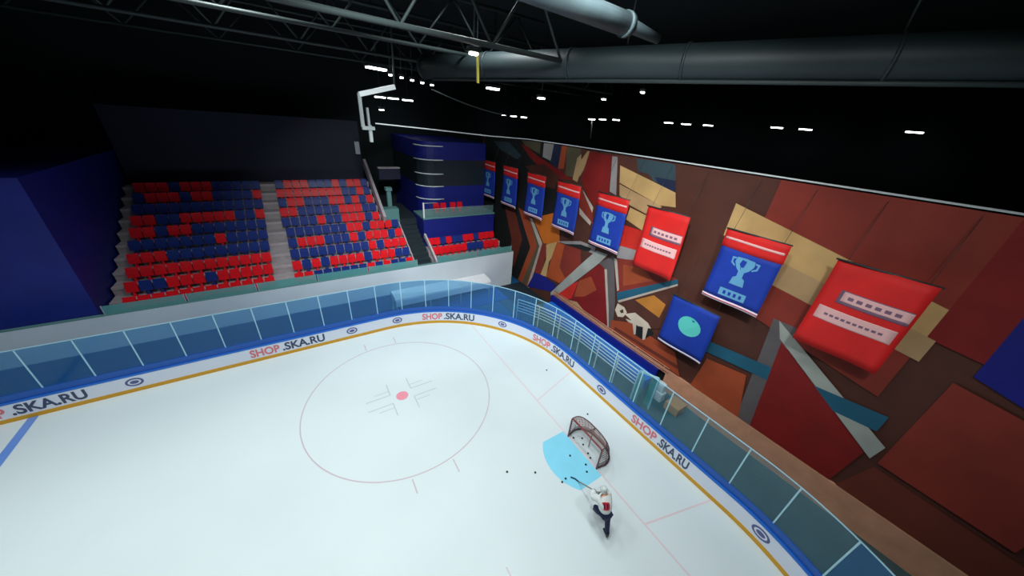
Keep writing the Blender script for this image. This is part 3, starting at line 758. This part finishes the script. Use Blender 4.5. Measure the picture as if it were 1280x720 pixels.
# joints
J = dict(pel=(-1.60, -2.66, .95), hr=(-1.50, -2.68, .90), hl=(-1.70, -2.66, .90), kr=(-1.53, -2.80, .50), ar=(-1.58, -2.93, .12),
         kl=(-1.62, -2.27, .74), al=(-1.47, -2.30, .38), sp=(-1.58, -2.56, 1.14), ch=(-1.53, -2.46, 1.30), nk=(-1.50, -2.38, 1.42), hd=(-1.44, -2.28, 1.48), tp=(-1.42, -2.21, 1.57),
         sr=(-1.33, -2.40, 1.40), sl=(-1.71, -2.34, 1.38), er=(-1.20, -2.26, 1.16), el=(-1.72, -2.12, 1.16), wr=(-1.30, -2.04, 1.00), wl=(-1.50, -1.99, 1.12))
PS = 1.08; man.scale = (PS, PS, PS)
def jv(k, r, r2=None): return (*J[k], r) if r2 is None else (*J[k], r, r2)
body = skin('body', [jv('pel', .13), jv('hr', .09), jv('kr', .06), jv('ar', .045), jv('hl', .09), jv('kl', .06), jv('al', .045), jv('sp', .125), jv('ch', .14), jv('nk', .058), jv('hd', .085), jv('tp', .07),
                     jv('sr', .06), jv('er', .04), jv('wr', .03), jv('sl', .06), jv('el', .04), jv('wl', .03)],
            [(0, 1), (1, 2), (2, 3), (0, 4), (4, 5), (5, 6), (0, 7), (7, 8), (8, 9), (9, 10), (10, 11), (8, 12), (12, 13), (13, 14), (8, 15), (15, 16), (16, 17)], ['skin'], man)
skin('jersey', [(*J['pel'], .19), (*J['sp'], .225), (*J['ch'], .235), (-1.505, -2.40, 1.40, .14), (*J['sr'], .125), (*J['er'], .11), (-1.31, -2.02, .995, .1), (*J['sl'], .125), (*J['el'], .11), (-1.49, -1.98, 1.12, .1)],
     [(0, 1), (1, 2), (2, 3), (2, 4), (4, 5), (5, 6), (2, 7), (7, 8), (8, 9)], ['jersey'], man)
skin('trousers', [(-1.60, -2.655, .93, .15), (*J['hr'], .115), (*J['kr'], .088), (-1.575, -2.92, .14, .075), (*J['hl'], .115), (*J['kl'], .088), (-1.475, -2.30, .36, .075)],
     [(0, 1), (1, 2), (2, 3), (0, 4), (4, 5), (5, 6)], ['trouser'], man)
# back print on the jersey: red patch with dark bars, laid on the cloth
fwd = Vector((.12, .72, .68)).normalized()
up = (Vector(J['ch'])-Vector(J['pel'])).normalized(); nb = Vector((-.62, -.72, .32)); nb = (nb-up*nb.dot(up)).normalized(); sd = up.cross(nb).normalized()
mb = MB(); c0 = Vector(J['sp']).lerp(Vector(J['ch']), .75)
def patch(w, h, off, m, cu=0, cv=0, n=16, cyl_r=.225):
    mb.mi = m
    pts = []
    for k in range(n):
        a = 2*PI*k/n; u = cu+w*math.copysign(abs(math.cos(a))**.6, math.cos(a)); v = cv+h*math.copysign(abs(math.sin(a))**.6, math.sin(a))
        ang = u/cyl_r
        pts.append(c0 + up*v + (nb*math.cos(ang)+sd*math.sin(ang))*(cyl_r+off))
    f = mb.poly(pts); bmesh.ops.triangulate(mb.bm, faces=[f])
patch(.13, .13, .012, 0); patch(.022, .09, .018, 1, -.045); patch(.022, .09, .018, 1, .045)
part(mb, 'back_print', ['jersey_red', 'trouser'], man)
# helmet, face, hair
hd = Vector(J['hd']).lerp(Vector(J['tp']), .45); R_h = Vector((0, 0, 1)).rotation_difference((Vector(J['tp'])-Vector(J['nk']))).to_matrix()
mb = MB(); mb.ball(hd+Vector((-.01, -.015, .035)), .125, (.93, 1.12, .82), 20, R_h); mb.ball(hd+Vector((-.02, -.05, -.02)), .115, (.95, .8, .9), 16, R_h); part(mb, 'helmet', 'helmet', man)
for dx in (-.035, .035): part(MB().ball(hd+Vector((dx, .098, -.02)), .014, seg=8), 'eye', 'hair', man)
part(MB().ball(hd+Vector((0, .115, -.05)), .02, (.8, 1.1, 1.3), 8), 'nose', 'skin', man)
part(MB().ball(hd+Vector((0, .095, -.09)), .02, (1.4, .5, .4), 8), 'mouth', 'jersey_red', man)
for sx in (-1, 1): part(MB().ball(hd+Vector((sx*.108, -.0, -.06)), .025, (.5, .9, 1.3), 8), 'ear', 'skin', man)
# gloves: palm, four fingers curled round the shaft and a thumb
def glove(c, shaft_dir, side):
    c = Vector(c); d = Vector(shaft_dir).normalized(); o = Vector(side); o = (o-d*o.dot(d)).normalized(); q = d.cross(o)
    mb = MB(); mb.ball(c+o*.055, .06, (.8, .8, .95), 12)
    for k in range(4):
        b = c + d*(-.042+.028*k); L = (.052, .058, .055, .046)[k]
        mb.tube([b+o*.05+q*.035, b+o*.005+q*(.042), b-o*L*.75+q*.02, b-o*L*.6-q*.025], .0155, 6)
    mb.tube([c+o*.05-q*.03-d*.05, c+o*.01-q*.045-d*.05, c-o*.03-q*.03-d*.035], .018, 6)
    mb.tube([c+o*.05, c+o*.13-d*.03], .055, 10, r2=.065)
    part(mb, 'glove', 'jersey_grey', man)
BL = Vector((-1.10, -.95, .03)); TOPS = Vector((-1.43, -2.27, 1.22)); sd_ = PL+(BL-PL)/PS-TOPS
glove(TOPS+sd_*.13, sd_, (.35, -.7, .1)); glove(TOPS+sd_*.30, sd_, (-.6, -.6, .3))
# skates
def skate(a, toe, n):
    a = Vector(a); f = Vector(toe).normalized(); u = Vector((0, 0, 1)); u = (u-f*u.dot(f)).normalized(); s = f.cross(u)
    mb = MB()
    mb.tube([a+u*.12, a-u*.0], .062, 10); mb.tube([a-f*.05-u*.03, a+f*.1-u*.04, a+f*.2-u*.055], .052, 10, r2=.04)
    root = part(mb, 'skate', 'skate', man)
    mb = MB(); mb.bar(a-f*.08-u*.118, a+f*.2-u*.118, .008, .03, up=tuple(u)); mb.bar(a-f*.03-u*.09, a-f*.03-u*.11, .02, .05); mb.bar(a+f*.13-u*.09, a+f*.13-u*.11, .02, .05)
    part(mb, 'skate_blade', 'steel', root)
skate((-1.58, -2.93, .137), (.35, .9, 0), 0); skate((-1.47, -2.30, .37), (.15, .8, -.45), 1)
# stick
TOPS = PL+(TOPS-PL)*PS; sd_ = BL-TOPS
t = empty('hockey_stick', BL, 'hockey stick with dark blue blade reaching into the crease, held by the skater', 'hockey stick')
mb = MB(); mb.bar(TOPS, BL+Vector((0, 0, .03)), .03, .038); part(mb, 'shaft', 'stick', t)
mb = MB(); mb.tube([TOPS-sd_.normalized()*.01, TOPS+sd_.normalized()*.12], .02, 8); part(mb, 'grip_tape', 'skate', t)
bd = Vector((-.12, .30, 0))
mb = MB(); mb.prism([BL+Vector((.0, -.05, -.02)), BL+bd*.5+Vector((.01, 0, -.025)), BL+bd+Vector((-.04, 0, -.02)), BL+bd+Vector((-.04, 0, .05)), BL+bd*.5+Vector((.01, 0, .055)), BL+Vector((0, -.05, .07))], (.016, .006, 0)); part(mb, 'stick_blade', 'stick_blade', t)

# ================================================================== ROOF STEEL, DUCTS, LAMPS
t = empty('ventilation_duct', (2.0, 6.6, 15.2), 'broad dark grey-green ventilation duct crossing under the roof above the mural', 'duct')
mb = MB(); mb.tube([(-1.35, 14.7, 15.2), (0.3, 10.7, 15.2), (3.5, 2.9, 15.2), (6.5, -4.4, 15.2), (12.6, -19.2, 15.2)], .55, 20); part(mb, 'duct_body', 'duct', t)
for f in (0, .12, .24, .36, .5, .7, .9):
    mb = MB(); a = Vector((-1.35, 14.7, 15.2)).lerp(Vector((12.6, -19.2, 15.2)), f); d = Vector((.38, -.925, 0))
    mb.tube([a-d*.05, a+d*.05], .59, 20); part(mb, 'flange', 'duct', t)
mb = MB(); mb.tube([(-1.2, 14.0, 14.62), (12.3, -19.2, 14.62)], .07, 8); part(mb, 'lower_pipe', 'pipe', t)
for f in (.1, .3, .5, .7):
    mb = MB(); a = Vector((-1.35, 14.7, 15.8)).lerp(Vector((12.6, -19.2, 15.8)), f); mb.tube([a, a+Vector((0, 0, 2.8))], .03, 6); part(mb, 'hanger', 'pipe', t)
t = empty('pale_duct', (-2.5, 1.4, 15.3), 'pale grey round duct under the roof, ending in a narrow spout', 'duct')
mb = MB(); mb.tube([(-9, 1.45, 15.45), (-3.2, 1.4, 15.35), (-.7, 1.4, 15.3)], .25, 18); part(mb, 'duct_body', 'duct_pale', t)
mb = MB(); mb.tube([(-.75, 1.4, 15.3), (-.6, 1.4, 15.3), (.5, 1.4, 15.22)], .2, 18, r2=.11); part(mb, 'spout', 'duct_pale', t)
mb = MB(); mb.tube([(-.9, 1.4, 15.3), (-.78, 1.4, 15.3)], .28, 18); part(mb, 'collar', 'duct_pale', t)
for x in (-6, -2.2): mb = MB(); mb.tube([(x, 1.4, 15.6), (x, 1.4, 18.6)], .025, 6); part(mb, 'hanger', 'pipe', t)

def truss(y, zb, zt, x0, x1, nb, lab, r=.1):
    t = empty('roof_truss', ((x0+x1)/2, y, zb), lab, 'roof truss', 'roof trusses over the ice')
    mb = MB(); mb.tube([(x0, y, zb), (x1, y, zb)], r, 8); part(mb, 'bottom_chord', 'pipe', t)
    mb = MB(); mb.tube([(x0, y, zt), (x1, y, zt)], r, 8); part(mb, 'top_chord', 'pipe', t)
    st = (x1-x0)/nb
    for i in range(nb):
        a = x0+i*st
        mb = MB(); mb.tube([(a, y, zb), (a+st/2, y, zt)], r*.55, 6); part(mb, 'diagonal', 'pipe', t)
        mb = MB(); mb.tube([(a+st/2, y, zt), (a+st, y, zb)], r*.55, 6); part(mb, 'diagonal', 'pipe', t)
truss(6.3, 15.2, 17.4, -30, 1.2, 10, 'grey tubular roof truss, nearest one over the ice', .09)
truss(11.5, 15.6, 17.6, -30, 4, 10, 'grey tubular roof truss, second one toward the stand', .08)
truss(17.0, 15.7, 17.8, -30, 16, 14, 'grey tubular roof truss over the seating stand', .09)
truss(23.5, 15.9, 17.9, -30, 24, 14, 'thin grey roof truss farthest back, above the top seats', .08)
tag(MB().tube([(-1.6+.0*i+ .62*i, 13.2+.05*i, 14.1-.55*math.sin(i/8*1.45)*1.55) for i in range(9)], .035, 6).build('hanging_cable', 'pipe', origin=(0, 13, 14)), 'slack grey cable sagging below the duct end', 'cable')
# white bracket at the left end of the cable
t = empty('steel_bracket', (-5.0, 14.0, 12.0), 'white steel bracket with an arm and hanging post at the end of the cable', 'bracket')
mb = MB(); mb.bar((-5.05, 14.0, 13.55), (-3.3, 14.0, 14.05), .3, .22); part(mb, 'arm', 'white_steel', t)
mb = MB(); mb.bar((-5.05, 14.0, 12.1), (-5.05, 14.0, 13.6), .16, .16); mb.bar((-4.75, 14.0, 12.1), (-4.75, 14.0, 13.0), .24, .1); part(mb, 'post', 'pipe_pale', t)
mb = MB(); mb.bar((-4.72, 14.0, 11.4), (-4.72, 14.0, 12.2), .2, .16); mb.box((-5.1, 13.85, 11.98), (-4.5, 14.15, 12.14)); part(mb, 'foot', 'pipe_pale', t)
mb = MB(); mb.tube([(-3.3, 14.0, 14.05), (-3.2, 14, 18.6)], .05, 6); part(mb, 'hanger', 'pipe', t)

def lamp(name, p, L, w, ang, label, group=None, mat='lamp', z_top=None, tilt=0):
    t = empty(name, p, label, 'lamp', group, rz=ang)
    def pp(mb, n, m, par=t): return mb.build(n, m, par)
    mb = MB(); mb.box((-L/2-.06, -w/2-.06, .0), (L/2+.06, w/2+.06, .16), bev=.02); h = pp(mb, 'housing', 'fixture')
    mb = MB(); mb.box((-L/2, -w/2, -.09), (L/2, w/2, 0), bev=.03); pp(mb, 'lens', mat)
    mb = MB(); mb.tube([(0, 0, .16), (0, 0, (z_top or 18.6)-p[2])], .025, 6); pp(mb, 'hanger', 'pipe')
    return t
lamp('floodlight', (-3.3, 17.6, 15.1), 1.15, .42, .35, 'large bright white lamp left of the roof duct, above the white bracket')
lamp('floodlight', (3.17, 15.2, 14.72), .8, .42, .2, 'bright white lamp hanging under the middle of the duct, above the blue tower')
lamp('round_lamp', (5.8, 13.5, 14.43), .36, .36, 0, 'single round white lamp hanging over the second banner')
t = lamp('spot_lamp', (-2.35, 6.83, 15.0), .3, .2, 0, 'small lamp on a yellowish post at the end of the nearest truss', mat='lamp_warm')
mb = MB(); mb.bar((.2, .1, .05), (.25, .1, -.9), .07, .07); mb.build('post', 'amber_steel', t)
for i, (x, y, zz) in enumerate([(-1.24, 26.4, 13.92), (-.2, 26.3, 13.92), (.98, 26.2, 13.9)]):
    lamp('strip_lamp', (x, y, zz), .85, .34, -.1, 'white strip lamp, %s in the row of three above the blue tower' % NTH[i], 'strip lamps above the tower')
lamp('round_lamp', (-1.5, 25.2, 13.0), .34, .34, 0, 'small warm round lamp below the row of three strip lamps', mat='lamp_warm')
for i in range(5):
    lamp('truss_lamp', (-2.3+.72*i, 18.48+.15*i, 14.95-.05*i), .2, .16, 0, 'tiny white lamp on the truss beside the large lamp, %s from left' % NTH[i], 'tiny truss lamps', z_top=17.8)
for i, (x, y, zz) in enumerate([(11.1, 26.8, 13.5), (11.97, 26.27, 13.46), (12.87, 25.67, 13.44)]):
    lamp('strip_lamp', (x, y, zz), .62 if i else .4, .3, -.5, 'white strip lamp, %s in the far row of three over the third banner' % NTH[i], 'far strip lamps over the third banner')
for i, (x, y, zz) in enumerate([(21.0, 24.0, 13.85), (21.9, 23.2, 13.93), (23.1, 22.3, 14.0)]):
    lamp('strip_lamp', (x, y, zz), .75, .32, -.75, 'white strip lamp, %s in the far row of three over the fifth banner' % NTH[i], 'far strip lamps over the fifth banner')
for i, (x, y, zz) in enumerate([(26.2, 17.8, 14.1), (27.5, 16.6, 14.1), (28.9, 15.0, 14.15), (29.6, 9.0, 14.3), (30.2, 7.0, 14.3), (30.4, 0.5, 14.5)]):
    lamp('strip_lamp', (x, y, zz), .9, .32, -.95, 'white strip lamp far beyond the red banner, %s along the row' % NTH[i], 'far strip lamps beyond the red banner')
lamp('round_lamp', (13.1, 15.1, 15.05), .26, .26, 0, 'small round lamp seen under the duct, just over the far row of three')
lamp('round_lamp', (11.75, 10.5, 15.3), .3, .24, .5, 'small round lamp seen under the duct toward the red banner')
tag(MB().tube([(20.9, 23.8, 13.7), (20.6, 23.3, 11.9)], .07, 6).build('hanging_pole', 'pipe_pale', origin=(20.9, 23.8, 13)), 'thin pale pole hanging from the far strip lamps over the fifth banner', 'pole')

# unseen area lights added to light the ice, without fixtures
def area(x, y, zz, tgt, e, size=1.6, spread=120, col=(.93, 1, 1)):
    l = bpy.data.lights.new('added_area_light', 'AREA'); l.shape = 'DISK'; l.size = size; l.energy = e; l.color = col; l.spread = math.radians(spread)
    o = bpy.data.objects.new('added_area_light', l); C.objects.link(o); o.location = (x, y, zz)
    o.rotation_euler = (Vector(tgt)-Vector((x, y, zz))).to_track_quat('-Z', 'Y').to_euler()
E_ICE = 238
for x in (-25, -17, -9, -2):
    for y in (-8, 0, 7):
        if x == -2 and y > 0: continue
        area(x, y, 17.0, (x*.95, y*.9, 0), E_ICE*(.82 if y <= 0 and x > -20 else 1.15))
area(-1, 3.5, 17.2, (0, 3, 0), E_ICE*.85)
area(-9, 10.5, 18.3, (-8, 11, 0), E_ICE*1.2)
area(-1, 9, 18.3, (-1, 10, 0), E_ICE*1.3)
area(-3.3, 17.6, 14.98, (-6, 4, 0), 70, .7, 110)  # light of the large white lamp left of the duct
# unseen lights added to brighten the mural and banners, and one for the stand
area(-6, -3, 17.3, (7, 8, 6), 330, 1.2, 70)
area(-6, -7, 17.3, (7, 1, 6), 160, 1.2, 70)
area(-7, 0, 17.3, (-2, 17, 4), 450, 1.2, 60)
w = bpy.data.worlds.new('World'); bpy.context.scene.world = w; w.use_nodes = True
w.node_tree.nodes['Background'].inputs[0].default_value = (.004, .006, .008, 1)
# ================================================================== CAMERA
cam = bpy.data.cameras.new('Camera'); cam.sensor_width = 36; cam.lens = 400.76/1280*36; cam.clip_end = 300; cam.clip_start = .05
co = bpy.data.objects.new('Camera', cam); C.objects.link(co)
az, el, roll = CAMA
f = Vector((math.cos(el)*math.cos(az), math.cos(el)*math.sin(az), math.sin(el)))
r = f.cross(Vector((0, 0, 1))).normalized(); u = r.cross(f)
r2 = r*math.cos(roll)+u*math.sin(roll); u2 = -r*math.sin(roll)+u*math.cos(roll)
mw = Matrix(((r2.x, u2.x, -f.x, CAMP[0]), (r2.y, u2.y, -f.y, CAMP[1]), (r2.z, u2.z, -f.z, CAMP[2]), (0, 0, 0, 1)))
co.matrix_world = mw
sc = bpy.context.scene; sc.camera = co
sc.view_settings.view_transform = 'Standard'; sc.view_settings.look = 'None'; sc.view_settings.gamma = 1; sc.view_settings.use_curve_mapping = False
sc.view_settings.exposure = 0.0
sc.cycles.use_denoising = True
sc.cycles.max_bounces = 8; sc.cycles.transparent_max_bounces = 16
